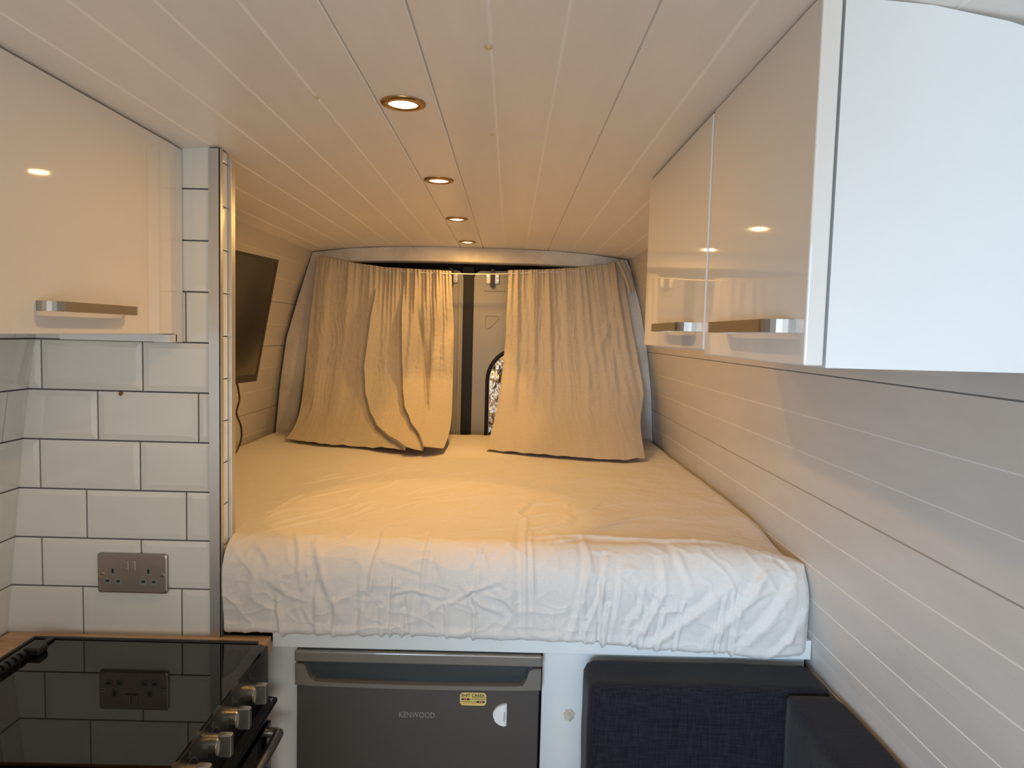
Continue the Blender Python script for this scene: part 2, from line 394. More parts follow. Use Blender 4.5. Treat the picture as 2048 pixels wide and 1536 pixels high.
for i, (y, lab, _) in enumerate(spots):
    ld = bpy.data.lights.new('downlight_beam', 'SPOT'); ld.energy = (1.0,4.6,.6,4.4)[i]; ld.color = (1,.54,.14); ld.spot_size = math.radians(56); ld.spot_blend = .28; ld.shadow_soft_size = .022
    lo = bpy.data.objects.new('downlight_beam', ld); COL.objects.link(lo); lo.location = (-.182,y,1.858)
    ld = bpy.data.lights.new('downlight_spill', 'AREA'); ld.shape = 'DISK'; ld.size = .036; ld.energy = (1.2,1.5,2.4,1.25)[i]; ld.color = (1,.545,.155)
    lo = bpy.data.objects.new('downlight_spill', ld); COL.objects.link(lo); lo.location = (-.182,y,1.860)

# ------------------------------------------------------------------ wall cabinets
def u_handle(parent, x, ya, yb, z, side, h=.0145, out=.032, t=.003):
    """flat strip bow handle on a face at x; side = direction of outward normal"""
    def path(o):
        P = []; r = .024
        P.append((0.0, ya+(t if o else 0)))
        for i in range(7):
            a = math.pi/2*i/6; P.append(((out-(t if o else 0))-(r-(t if o else 0))*(1-math.sin(a)), ya+r-(r-(t if o else 0))*math.cos(a)))
        for i in range(7):
            a = math.pi/2*(1-i/6); P.append(((out-(t if o else 0))-(r-(t if o else 0))*(1-math.sin(a)), yb-r+(r-(t if o else 0))*math.cos(a)))
        P.append((0.0, yb-(t if o else 0)))
        return P
    O, I = path(0), path(1)
    loop = [(x+side*p[0], p[1]) for p in O]+[(x+side*p[0], p[1]) for p in I[::-1]]
    bm = bmesh.new(); add_prism(bm, loop, 'z', z-h/2, z+h/2)
    return obj('handle', bm, M['steel'], parent)
lc = empty('wall_cabinet', (-.85,1.0,1.48), 'gloss white wall cabinet above the metro tiles and cooker', 'cabinet')
bm = bmesh.new(); add_box(bm, -.93,-.687,.19,1.423,1.482,1.846, bev=.001); add_box(bm, -.90,-.668,1.4245,1.4565,1.466,1.852, bev=.001); add_box(bm,-.70,-.668,1.40,1.43,1.466,1.4815)
obj('carcass', bm, M['carcass'], lc)
d = box('door', M['gloss'], lc, -.685,-.665,.805,1.421,1.483,1.851, bev=.0012)
u_handle(d, -.665, 1.002, 1.232, 1.5225, 1)
d = box('door', M['gloss'], lc, -.685,-.665,.190,.802,1.483,1.851, bev=.0012)
u_handle(d, -.665, .30, .53, 1.5225, 1)
rn = empty('wall_cabinet', (.45,.94,1.474), 'nearer gloss white wall cabinet on the right with its pale end panel facing out', 'cabinet', 'wall cabinets over the sofa')
prism('carcass', M['carcass'], rn, [(.332,1.473),(.598,1.473),(.600,1.50),(.602,1.64),(.562,1.812),(.50,1.830),(.42,1.844),(.332,1.850)], 'y', .744, 1.124)
d = box('door', M['gloss'], rn, .308,.3285,.742,1.124,1.475,1.853, bev=.0022, seg=3)
u_handle(d, .308, .768, 1.012, 1.5165, -1)
rf = empty('wall_cabinet', (.45,1.38,1.48), 'further gloss white wall cabinet on the right, nearest the rear curtains', 'cabinet', 'wall cabinets over the sofa')
bm = bmesh.new(); add_box(bm, .327,.588,1.128,1.622,1.480,1.844, bev=.001); obj('carcass', bm, M['carcass'], rf)
d = box('door', M['gloss'], rf, .3063,.325,1.127,1.622,1.483,1.850, bev=.0022, seg=3)
u_handle(d, .3063, 1.170, 1.405, 1.5195, -1)

# ------------------------------------------------------------------ worktop, cooker, socket
bm = bmesh.new()
add_box(bm, -1.038,-.490,1.4235,1.4595,.810,.848, bev=.002); add_box(bm, -.5895,-.490,1.458,1.4688,.810,.848, bev=.002)
add_box(bm, -1.038,-.9605,.997,1.424,.810,.848, bev=.002); add_box(bm, -1.038,-.450,.30,.9975,.810,.848, bev=.003)
tag(obj('worktop', bm, M['oak']), 'oak effect worktop edging round the black cooker', 'worktop')
bc = empty('base_cabinet', (-.75,.65,0), 'white base cabinet under the near end of the oak worktop', 'cabinet')
box('carcass', M['carcass'], bc, -1.03,-.49,.32,.985,.0,.808); box('door', M['gloss'], bc, -.488,-.470,.33,.98,.1,.80, bev=.001)
ck = empty('cooker', (-.72,1.21,0), 'black freestanding cooker with closed glass lid below the tiled wall', 'cooker')
box('body', M['blackgloss'], ck, -.955,-.486,1.002,1.4205,.0,.846, bev=.004)
bm = bmesh.new(); P = [(-.956,1.003)]
P += [(-.956,1.411)]+[(-.481-.016+.016*math.sin(a), 1.411-.016+.016*math.cos(a)) for a in [math.pi/2*i/6 for i in range(7)]]+[(-.481,1.003)]
add_prism(bm, P, 'z', .8485, .8545); obj('glass_lid', bm, M['glass'], ck)
box('rear_rim', M['blackplastic'], ck, -.956,-.500,1.412,1.4215,.844,.8575, bev=.002)
box('side_rim', M['blackplastic'], ck, -.9605,-.953,1.003,1.4215,.844,.8575, bev=.002)
# hinge bar with ridges
hg = bmesh.new(); add_box(hg, -.925,-.912,1.20,1.41,.8545,.8595, bev=.001)
for i in range(8): add_cyl(hg, (-.9185,1.205+i*.0165,.862), 'y', .0075, .010, 12)
add_box(hg, -.926,-.893,1.335,1.362,.8545,.8695, bev=.004, seg=3)
obj('lid_hinge', hg, M['blackplastic'], ck)
cp = box('control_panel', M['blackgloss'], ck, -.4865,-.4805,1.002,1.4205,.742,.8475, bev=.001)
bm = bmesh.new(); add_prism(bm, [(-.486,.741),(-.463,.737),(-.462,.730),(-.484,.690)], 'y', .998, 1.4225); obj('door_top', bm, M['blackgloss'], ck)
cyl('door_screw', M['chrome'], ck, (-.470,1.408,.7395), 'z', .004, .003, 10)
box('oven_door', M['glass'], ck, -.484,-.474,1.004,1.4205,.16,.69, bev=.002)
tube('oven_handle', M['steel'], ck, [(-.476,1.405,.672),(-.455,1.404,.672),(-.453,1.392,.671),(-.452,1.36,.671),(-.452,1.20,.671),(-.452,1.05,.671),(-.453,1.025,.671),(-.476,1.02,.671)], .0100, 14)
for yk in (1.318,1.232,1.148,1.062):
    bm = bmesh.new(); add_prism(bm, [(yk+.0170*math.cos(a), .8+.0170*math.sin(a)) for a in [math.pi*2*i/40 for i in range(40)]], 'x', -.4805, -.470)
    add_prism(bm, [(yk+.0155*math.cos(a), .8+.0155*math.sin(a)) for a in [math.pi*2*i/40 for i in range(40)]], 'x', -.471, -.4685)
    kb = obj('knob', bm, M['chrome'], ck)
    bm = bmesh.new()
    # tapering D grip
    P = [(-.470,.0075),(-.448,.0060),(-.448,-.0060),(-.470,-.0075)]
    add_prism(bm, [(x, yk+y) for x, y in P], 'z', .781, .8195)
    bmesh.ops.bevel(bm, geom=bm.edges[:], offset=.0015, segments=2, affect='EDGES', clamp_overlap=True)
    obj('grip', bm, M['chrome'], kb)
    bm = bmesh.new(); ra = []; 
    for i in range(25):
        aa = math.radians(-20+220*i/24); ra.append([bm.verts.new((-.4799, yk+r_*math.cos(aa), .8+r_*math.sin(aa))) for r_ in (.0262,.0270)])
    for i in range(24): bm.faces.new((ra[i][0], ra[i][1], ra[i+1][1], ra[i+1][0]))
    obj('dial_scale', bm, M['marks'], cp)
    bm = bmesh.new()
    P = rrect(yk-.002, .8355, .006, .009, .0028, 4)
    Q = rrect(yk-.002, .8355, .0042, .0072, .002, 4)
    ra = [bm.verts.new((-.4799,*p)) for p in P]; rb = [bm.verts.new((-.4799,*p)) for p in Q]
    for i in range(len(P)): bm.faces.new((ra[i], ra[(i+1)%len(P)], rb[(i+1)%len(P)], rb[i]))
    obj('burner_mark', bm, M['marks'], cp)
# double socket
so = empty('double_socket', (-.775,1.4565,.938), 'brushed nickel double plug socket on the white metro tiles', 'socket')
bm = bmesh.new(); lay = []
for y_, sh in ((1.4595,0),(1.4540,0),(1.4525,.0008),(1.4515,.0030)):
    lay.append([bm.verts.new((p[0], y_, p[1])) for p in rrect(-.775,.981,.146-2*sh,.084-2*sh,.0055,5)])
for a_, b_ in zip(lay, lay[1:]):
    for k in range(len(a_)): bm.faces.new((a_[k], a_[(k+1)%len(a_)], b_[(k+1)%len(a_)], b_[k]))
bm.faces.new(lay[-1]); bm.faces.new(lay[0])
obj('face_plate', bm, M['sock'], so)
for sx in (-.786,-.7715): box('rocker_switch', M['sock'], so, sx-.0058,sx+.0058,1.4475,1.453,.988,1.0105, bev=.0012)
for cx in (-.815,-.741):
    bm = bmesh.new(); h = bmesh.new()
    for (px_, pz, w, hh) in ((cx,.9865,.0115,.016),(cx-.011,.9645,.016,.0145),(cx+.011,.9645,.016,.0145)):
        add_prism(bm, rrect(px_, pz, w, hh, .004), 'y', 1.4508, 1.452)
    so_o = obj('outlet', bm, M['greyplastic'], so)
    add_box(h, cx-.0022,cx+.0022,1.4503,1.4512,.982,.991)
    for q in (-.011,.011): add_box(h, cx+q-.0036,cx+q+.0036,1.4503,1.4512,.9628,.967)
    obj('pin_holes', h, M['blackplastic'], so_o)
for sx in (-.8375,-.7125):
    bm = bmesh.new(); add_cyl(bm, (sx,1.4505,.9785), 'y', .0048, .003, 20); sc = obj('screw', bm, M['chrome'], so)
    box('screw_slot', M['blackplastic'], sc, sx-.0035,sx+.0035,1.4485,1.4492,.9779,.9791)
bm = bmesh.new(); bmesh.ops.create_icosphere(bm, subdivisions=3, radius=.004)
for v in bm.verts:
    n_ = 1+.6*noise.noise(v.co*600); v.co = Vector((-.797+v.co.x*n_*.9, 1.4565+v.co.y*.7, 1.357+v.co.z*n_*1.1))
tag(obj('wall_hook', bm, M['brown'], None, True), 'tiny brown stub stuck on the grout line between metro tiles above the socket', 'hook')

# ------------------------------------------------------------------ television
tv = empty('television', (-.80,1.95,1.33), 'black flat television tilted on the left board wall behind the tiled partition', 'television')
far_t, far_b = Vector((-.714,2.20,1.708)), Vector((-.782,2.20,1.334))
hdir = Vector((-.15,-1,0)).normalized()*.60; near_t, near_b = far_t+hdir, far_b+hdir
up = (far_t-far_b).normalized(); hz = hdir.normalized(); nrm = up.cross(hz).normalized()
if nrm.x < 0: nrm = -nrm
H_, W_ = (far_t-far_b).length, .60
def slab(name, m, parent, u0,u1,v0,v1,d0,d1, bev=0.):
    bm = bmesh.new(); r = bmesh.ops.create_cube(bm, size=1)
    for v in r['verts']:
        a = u0 if v.co.x < 0 else u1; b = v0 if v.co.y < 0 else v1; c = d0 if v.co.z < 0 else d1
        v.co = far_b+hz*a+up*b+nrm*c
    if bev: bmesh.ops.bevel(bm, geom=bm.edges[:], offset=bev, segments=2, affect='EDGES', clamp_overlap=True)
    return obj(name, bm, m, parent)
slab('housing', M['blackplastic'], tv, 0,W_,0,H_,-.035,-.002, .002)
slab('screen', M['screen'], tv, .012,W_-.012,.022,H_-.010,-.003,-.0008)
bm = bmesh.new()
for a in ((0,W_,0,.022),(0,W_,H_-.010,H_),(0,.012,.022,H_-.01),(W_-.012,W_,.022,H_-.01)):
    r = bmesh.ops.create_cube(bm, size=1)
    for v in r['verts']:
        v.co = far_b+hz*(a[0] if v.co.x < 0 else a[1])+up*(a[2] if v.co.y < 0 else a[3])+nrm*(-.003 if v.co.z < 0 else 0.)
obj('bezel', bm, M['blackplastic'], tv)
slab('wall_bracket', M['blackplastic'], tv, .24,.36,.12,.26,-.125,-.034)
tube('power_cord', M['blackplastic'], tv, [(-.812,2.10,1.348),(-.802,2.095,1.330),(-.803,2.115,1.285),(-.804,2.095,1.245),(-.800,2.120,1.200),(-.800,2.115,1.155),(-.806,2.06,1.115),(-.84,2.0,1.075),(-.88,1.92,1.064)], .0028, 8)

# ------------------------------------------------------------------ bed base, fridge
bb = empty('bed_base', (-.15,2.3,0), 'white painted timber bed base around the fridge, below the mattress', 'bed base')
XB = .655
box('fascia_board', M['paint'], bb, -.4885,.660,1.470,1.4895,.8225,.864, bev=.0015)
box('front_panel', M['paint'], bb, -.585,-.4405,1.490,1.505,.0,.825, bev=.001); box('front_panel', M['paint'], bb, .0885,.655,1.490,1.505,.0,.825, bev=.001)
box('deck', M['paint'], bb, -1.03,.640,1.53,3.08,.835,.853)
for a in ((-.472,-.4425,1.506,2.0),(.089,.11,1.506,2.0),(-1.03,.640,3.05,3.08)): box('support', M['paint'], bb, *a, .0,.834)
bm = bmesh.new(); bmesh.ops.create_grid(bm, x_segments=14, y_segments=14, size=.5)
for v in bm.verts:
    a, b = v.co.x, v.co.y; rr = min(1, math.hypot(a, b)*2); k = (1+.35*noise.noise(Vector((a*4,b*4,2)))); mx_ = max(abs(a), abs(b)); h_ = math.hypot(a, b); q_ = mx_/h_ if h_ > 0 else 1; rr = mx_*2; a *= q_; b *= q_
    v.co = Vector((.150+a*.024*k, 1.4896-max(0,(1-rr))*.0016*(1+noise.noise(Vector((a*14,b*14,0)))), .677+b*.028*k))
obj('filler_patch', bm, mat('beige_filler', (.60,.56,.46), .6, color2=(.42,.36,.27), vscale=120), bb, True)
fr = empty('fridge', (-.175,1.72,0), 'dark metallic undercounter fridge set into the white bed base', 'fridge')
box('cabinet', M['fridge'], fr, -.434,.083,1.506,1.96,.02,.795)
bm = bmesh.new(); add_box(bm, -.4385,.0865,1.458,1.467,.7965,.8215, bev=.004, seg=3); add_box(bm, -.436,.084,1.467,1.96,.7965,.8205); 
obj('top', bm, M['fridgetrim'], fr)
fd = box('door', M['fridge'], fr, -.4335,.0815,1.461,1.503,.06,.7500, bev=.002)
# handle trim: a bar with a trapezoid bite and a gently bowed lip
def bow(x): t = (x+.176)/.26; return -.004*(1-t*t)
bm = bmesh.new()
xs = np.linspace(-.396,.046,30)
lower = [(-.4365,.7475)]+[(x, .7475+bow(x)*.9) for x in xs]+[(.0845,.7475)]
upper = [(.0845,.7935),(.068,.7935),(.058,.786),(.052,.764),(.046,.758)]+[(x, .757+bow(x)) for x in xs[::-1]]+[(-.396,.758),(-.405,.764),(-.415,.788),(-.420,.7935),(-.4365,.7935)]
add_prism(bm, lower+upper, 'y', 1.4555, 1.49)
bmesh.ops.bevel(bm, geom=[e for e in bm.edges if e.verts[0].co.y < 1.456 and e.verts[1].co.y < 1.456], offset=.0014, segments=2, affect='EDGES', clamp_overlap=True)
obj('handle_trim', bm, M['fridgetrim'], fd)
box('handle_recess', M['recess'], fd, -.425,.072,1.478,1.502,.748,.796)
me = text_mesh('KENWOOD', .0175, (-.2155,1.4606,.6795), width=.076, depth=.0005, space=1.05); link('brand_lettering', me, M['silver'], fd)['label'] = 'silver brand lettering'
# slight tilt of the sticker copied from the photo
stx, stz = -.0585, .7235
st = prism('sticker', M['ink'], fd, rrect(stx, stz, .0585, .0310, .0085), 'y', 1.4600, 1.4609); st['label'] = 'small yellow sticker with black border and two paddles'
prism('sticker_face', M['yellow'], st, rrect(stx, stz, .0562, .0287, .0075), 'y', 1.4597, 1.4600)
link('sticker_title', text_mesh('SHIT CREEK', .0090, (stx-.0252,1.4595,stz+.0048), width=.0504, depth=.0001, bold=True), M['ink'], st)
link('sticker_subtitle', text_mesh('PADDLE STORE', .0026, (stx-.0015,1.4595,stz+.0018), width=.0262, depth=.0001, bold=True), M['ink'], st)
link('sticker_motto', text_mesh("DON'T ROCK THE BOAT", .0022, (stx-.0235,1.4595,stz-.0102), width=.0300, depth=.0001, bold=True), M['red'], st)
for s, zz in ((1, stz-.0005), (-1, stz-.0060)):
    bm = bmesh.new()
    def q(a, b): return (stx+s*a, b)
    add_prism(bm, [q(.025,zz-.00045),q(.025,zz+.00045),q(-.006,zz+.00045),q(-.0100,zz+.0023),q(-.0135,zz+.0023),q(-.0130,zz-.0023),q(-.0100,zz-.0023),q(-.006,zz-.00045)], 'y', 1.4593,1.4597, mi=0)
    add_prism(bm, [q(.0255,zz-.0012),q(.0255,zz+.0012),q(.0242,zz+.0005),q(.0242,zz-.0005)], 'y', 1.4593,1.4597, mi=0)
    add_prism(bm, [q(-.0145,zz+.0025),q(-.0192,zz+.0025),q(-.0180,zz-.0025),q(-.0140,zz-.0025)], 'y', 1.4593,1.4597, mi=1)
    add_prism(bm, [q(-.0202,zz+.0025),q(-.0235,zz+.0022),q(-.0250,zz+.0010),q(-.0250,zz-.0010),q(-.0235,zz-.0022),q(-.0192,zz-.0025)], 'y', 1.4593,1.4597, mi=2)
    obj('paddle_drawing', bm, [M['ink'], M['red'], M['navy']], st)
# white half-round magnet
P = [(.0135, .7155)]+[(.0135-.0290*math.sin(a), .6915+.0240*math.cos(a)) for a in [math.pi*i/20 for i in range(1,20)]]+[(.0135,.6675)]
bm = bmesh.new(); add_prism(bm, P, 'y', 1.4535, 1.4608)
bmesh.ops.bevel(bm, geom=[e for e in bm.edges if e.verts[0].co.y < 1.454 and e.verts[1].co.y < 1.454], offset=.003, segments=3, affect='EDGES', clamp_overlap=True)
mg = obj('fridge_magnet', bm, M['whiteplastic']); tag(mg, 'white half-round plastic clip on the fridge door beside the yellow sticker', 'magnet')
box('slot', M['greyplastic'], mg, .0075,.0092,1.4529,1.4537,.679,.700)

# ------------------------------------------------------------------ sofa cushions
def cushion(name, a, bev, label, seedv):
    bm = bmesh.new(); add_box(bm, *a)
    bmesh.ops.subdivide_edges(bm, edges=bm.edges[:], cuts=22, use_grid_fill=True)
    x0,x1,y0,y1,z0,z1 = a; c = Vector(((x0+x1)/2,(y0+y1)/2,(z0+z1)/2)); h = Vector(((x1-x0)/2,(y1-y0)/2,(z1-z0)/2))
    for v in bm.verts:
        d = v.co-c; q = Vector([max(-h[i]+bev, min(h[i]-bev, d[i])) for i in range(3)]); e = d-q
        if e.length > 1e-9: e = e.normalized()*bev if sum(1 for i in range(3) if abs(d[i]) > h[i]-bev-1e-6) > 1 else e
        p = c+q+e
        nn = (p-c); amp = .0028*noise.noise(p*9+Vector((seedv,0,0)))+.001*noise.noise(p*30)
        v.co = p+e.normalized()*amp if e.length > 0 else p
    o = obj(name, bm, M['sofa'], None, True); return tag(o, label, 'cushion', None)
c1 = cushion('sofa_cushion', (.172,.650,1.335,1.462,.354,.822), .022, 'wide charcoal woven back cushion standing against the white bed base', 1)
bm = tube_mesh([(.178,1.345,.37),(.178,1.345,.60),(.178,1.345,.79),(.186,1.347,.812),(.21,1.348,.816),(.40,1.347,.817),(.62,1.346,.816)], .0022, 8)
obj('piping', bm, M['sofa'], c1, True)
c2 = cushion('sofa_cushion', (.548,.655,.42,1.332,.464,.822), .016, 'long charcoal woven side cushion lying along the right board wall', 5)
sf = empty('sofa_bench', (.42,.95,0), 'low charcoal sofa bench under the two charcoal cushions', 'sofa')
box('seat', M['sofa'], sf, .16,.655,.42,1.45,.26,.40 if False else .352, bev=.02, seg=3); box('plinth', M['paint'], sf, .17,.655,.43,1.45,0,.26)
bm = bmesh.new(); add_box(bm, .548,.655,.42,1.33,.352,.46, bev=.01); obj('bolster_support', bm, M['sofa'], sf)

# ------------------------------------------------------------------ mattress and sheet
mt = empty('mattress', (-.15,2.27,.853), 'deep mattress in a crumpled cream cotton fitted sheet on the white bed base', 'mattress')
box('foam_core', M['foam'], mt, -1.0,.60,1.58,3.05,.862,1.02, bev=.02)
NX = 640
RB, ZT = .070, 1.052
sarr = np.concatenate([np.linspace(0, 1.15, 200, endpoint=False), np.linspace(1.15, 1.575, 160, endpoint=False), np.linspace(1.575, 1.575+RB*math.pi/2, 50, endpoint=False), np.linspace(1.575+RB*math.pi/2, 1.575+RB*math.pi/2+.103, 70, endpoint=False), np.linspace(1.575+RB*math.pi/2+.103, 1.575+RB*math.pi/2+.138, 14)])
S0 = 1.575; YB = 3.095; YF = YB-1.575  # 1.495
ARC = RB*math.pi/2
def profile(s):
    if s <= S0: return YB-s, ZT, 0., 1.
    if s <= S0+ARC:
        a = (s-S0)/RB; return YF-RB*math.sin(a), ZT-RB+RB*math.cos(a), -math.sin(a), math.cos(a)
    s2 = s-S0-ARC
    if s2 <= .103: return YF-RB+.000, ZT-RB-s2, -1., 0.
    a = min(1., (s2-.103)/.035)*math.pi*.6
    return YF-RB+.022*(1-math.cos(a)), ZT-RB-.103-.016*math.sin(a), -math.cos(a), -math.sin(a)
prof = np.array([profile(s) for s in sarr])
xs = np.linspace(-1.01, .650, NX)
Xg, Sg = np.meshgrid(xs, sarr)
T = Sg-S0-.018                      # 0 at the front top edge, + down the front
D = np.zeros_like(Xg)
def seg_crease(poly, w, amp, skew=.6, taper=True):
    global D
    bestd = np.full(Xg.shape, 9.); sgn = np.zeros_like(Xg); along = np.zeros_like(Xg); n = len(poly)-1
    for i in range(n):
        (x0,t0),(x1,t1) = poly[i], poly[i+1]; dx, dt = x1-x0, t1-t0; L2 = dx*dx+dt*dt
        k = np.clip(((Xg-x0)*dx+(T-t0)*dt)/L2, 0, 1); px = Xg-(x0+k*dx); pt = T-(t0+k*dt)
        d = np.hypot(px, pt); s = np.sign(dx*pt-dt*px); m = d < bestd
        bestd[m] = d[m]; sgn[m] = s[m]; along[m] = ((i+k)/n)[m]
    sd = bestd*sgn; prof_ = np.exp(-(sd/w)**2)-skew*np.exp(-((sd-1.7*w)/(1.2*w))**2)
    tp = np.sin(np.pi*np.clip(along, .04, .96))**.5 if taper else 1
    D += amp*prof_*tp
# big readable folds (x, t): t<0 on the top, t>0 down the front
big = [([(.050,-.20),(.045,-.06),(.042,.02),(.046,.10),(.048,.20)], .0060, .0085),
 ([(.060,-.10),(.056,.0),(.060,.10),(.062,.19)], .0040, .0045),
 ([(.170,-.02),(.178,.05),(.160,.13),(.140,.20)], .0055, .0060),
 ([(.215,.02),(.205,.10),(.165,.20)], .0045, .0050),
 ([(.245,.04),(.238,.12),(.225,.20)], .0040, .0040),
 ([(.330,.03),(.335,.09),(.300,.16),(.262,.20)], .0060, .0055),
 ([(.470,.08),(.400,.13),(.335,.18),(.30,.205)], .0070, .0070),
 ([(.560,.04),(.500,.11),(.430,.18)], .0080, .0075),
 ([(.610,.06),(.560,.13),(.500,.19)], .0080, .0075),
 ([(.635,.10),(.610,.16),(.560,.205)], .0060, .0060),
 ([(-.165,-.10),(-.160,.0),(-.170,.10),(-.185,.20)], .0045, .0050),
 ([(-.270,-.07),(-.262,.02),(-.280,.12),(-.310,.20)], .0045, .0050),
 ([(-.330,-.05),(-.340,.0),(-.40,-.06)], .0045, .0030),
 ([(-.400,.02),(-.372,.09),(-.340,.17)], .0060, .0055),
 ([(-.460,-.03),(-.430,.04),(-.415,.12)], .0045, .0030),
 ([(-.250,.055),(-.205,.065),(-.165,.075)], .0035, .0035),
 ([(-.240,.115),(-.190,.105),(-.130,.12)], .0035, .0035),
 ([(-.09,.09),(-.05,.13),(.0,.15)], .0045, .0040),
 ([(-.11,.13),(-.06,.10),(.0,.08)], .0040, .0040),
 ([(-.05,.0),(-.055,.10),(-.03,.19)], .0040, .0030),
 ([(.045,-.21),(.030,-.26),(.060,-.33)], .0060, .0040),
 ([(.52,-.02),(.43,-.038),(.36,-.034),(.29,-.042),(.20,-.052),(.13,-.050),(.062,-.042)], .0100, .0100),
 ([(.12,-.12),(.16,-.20),(.15,-.28)], .0100, .0030),
 ([(.36,-.02),(.37,.04),(.40,.10)], .0060, .0035)]
for p, w, a in big: seg_crease(p, w*1.25, a*.8, .7)
for i in range(46):           # crumples on the front face
    x0 = rng.uniform(-.56,.62); t0 = rng.uniform(.0,.15); an = rng.uniform(-.9,.9)+(math.pi/2 if rng.random() < .6 else .3); L = rng.uniform(.025,.085)
    x1, t1 = x0+L*math.cos(an), t0+L*math.sin(an); m_ = (x0+x1)/2+rng.uniform(-.01,.01), (t0+t1)/2+rng.uniform(-.008,.008)
    seg_crease([(x0,t0), m_, (x1,t1)], rng.uniform(.004,.009), rng.uniform(.0010,.0030), .6)
for i in range(85):           # long soft diagonals on the top
    x0 = rng.uniform(-.62,.25); t0 = -rng.uniform(.0,.75); an = -rng.uniform(.45,1.45); L = rng.uniform(.06,.22)
    x1, t1 = x0+L*math.cos(an), t0+L*math.sin(an)
    m_ = (x0+x1)/2+rng.uniform(-.012,.012), (t0+t1)/2+rng.uniform(-.008,.008)
    seg_crease([(x0,t0), m_, (x1,t1)], rng.uniform(.004,.008), rng.uniform(.0012,.0032), .5)
for i in range(24):           # gathers pulled under the hem
    x0 = rng.uniform(-.55,.62); seg_crease([(x0+rng.uniform(-.015,.02),.10+rng.uniform(-.02,.05)), (x0,.25)], rng.uniform(.003,.006), rng.uniform(.002,.005), .8, False)
verts = np.zeros(Xg.shape+(3,))
zb = np.interp(xs, [-.60,-.571,-.32,-.16,.05,.26,.36,.47,.554,.607,.65], [-.008,-.008,-.007,-.006,-.010,-.018,-.027,-.030,-.034,-.024,-.016])
for i, s in enumerate(sarr):
    y, z, ny, nz = prof[i]
    for j, x in enumerate(xs):
        d = D[i,j]; v = Vector((x*5, y*5, z*5))
        d += .0045*noise.noise(v)+.0018*noise.noise(v*3.1)
        t = s-S0
        ft = min(1, max(0, (t+.12)/.16)); q = Vector((x*11+z*9, z*16-x*5, y*10))
        rg = 1-abs(noise.noise(q)*2.2); d += (.25+.75*ft)*.0026*max(0, rg)**3
        rg = 1-abs(noise.noise(q*2.1+Vector((7,3,1)))*2.2); d += (.35+.65*ft)*.0014*max(0, rg)**3
        if t > -.1:
            f = max(0., t)/.2; 
            d += .010*math.sin(min(1, max(0, t/.20))*math.pi)   # belly of the front face
        yy, zz = y+ny*d, z+nz*d
        if t > 0: zz += zb[j]*min(1, t/.19)**1.5
        # right side roll-off
        dd = .650-x; r = .050
        drop = r-math.sqrt(max(0, r*r-max(0, r-dd)**2)) if dd < r else 0
        front = min(1, max(0, (t+.02)/.07))
        xx = x+ (.010*min(1, max(0, t)/.1) if dd < .03 else 0)
        zz -= drop*(1-front); yy += drop*front*1.3
        # soft rounding of the whole front-right corner
        if x > .45 and t > -.25: zz -= .036*((x-.45)/.2)**2*min(1, (t+.25)/.25)*(1-front*.6)
        xx += .003*noise.noise(Vector((yy*9, zz*9, 3)))*(1 if dd < .1 else 0)
        xx = min(xx, XR(max(.8, min(zz,1.8)))-.004)
        if xx < -.584 and yy < 1.53: yy += (1.53-yy)*min(1, (-.584-xx)/.010)
        if xx < -1.0 : zz = min(zz, 1.0)
        verts[i,j] = (xx, yy, zz)
nr, nc = Xg.shape
idx = np.arange(nr*nc).reshape(nr, nc)
F = np.stack([idx[:-1,:-1], idx[1:,:-1], idx[1:,1:], idx[:-1,1:]], -1).reshape(-1, 4)
me = bpy.data.meshes.new('fitted_sheet'); me.from_pydata(verts.reshape(-1,3).tolist(), [], F.tolist())
link('fitted_sheet', me, M['sheet'], mt, True)

# ------------------------------------------------------------------ curtains
LLe=[(-0.826,3.050,1.803),(-0.839,3.045,1.686),(-0.854,3.040,1.537),(-0.868,3.020,1.325),(-0.866,2.950,1.161),(-0.867,2.880,1.091),(-0.877,2.794,1.058)]
LRe=[(-0.256,3.050,1.755),(-0.251,3.045,1.638),(-0.239,3.040,1.511),(-0.237,3.010,1.299),(-0.230,2.900,1.162),(-0.228,2.800,1.094),(-0.233,2.605,1.058)]
LT=[(-0.826,1.803),(-0.688,1.781),(-0.539,1.764),(-0.390,1.758),(-0.256,1.755)]
LB=[(-0.877,2.794),(-0.715,2.693),(-0.592,2.653),(-0.430,2.586),(-0.331,2.536),(-0.288,2.553),(-0.233,2.605)]
RLe=[(-0.017,3.050,1.765),(-0.018,3.045,1.623),(-0.019,3.040,1.474),(-0.029,3.000,1.326),(-0.047,2.900,1.187),(-0.060,2.830,1.114),(-0.079,2.651,1.058)]
RRe=[(0.465,3.050,1.809),(0.495,3.045,1.658),(0.522,3.020,1.509),(0.548,2.980,1.363),(0.562,2.930,1.252),(0.525,2.830,1.153),(0.500,2.542,1.058)]
RT=[(-0.017,1.765),(0.121,1.771),(0.291,1.784),(0.465,1.809)]
RB_=[(-0.079,2.651),(0.048,2.603),(0.193,2.550),(0.331,2.498),(0.419,2.491),(0.500,2.542)]
def edge_at(E, v):
    k = [0,.157,.357,.643,.86,.94,1.0]
    # smooth through the control points
    P = np.array(E); return [float(np.interp(v, k, P[:,c])) for c in range(3)]
def smooth_edge(E, n):
    vs = np.linspace(0,1,n); Q = np.array([edge_at(E, v) for v in vs]); K = 9
    for _ in range(2):
        P = np.pad(Q, ((K,K),(0,0)), mode='reflect', reflect_type='odd'); Q = np.array([P[i:i+2*K+1].mean(0) for i in range(n)])
    return Q
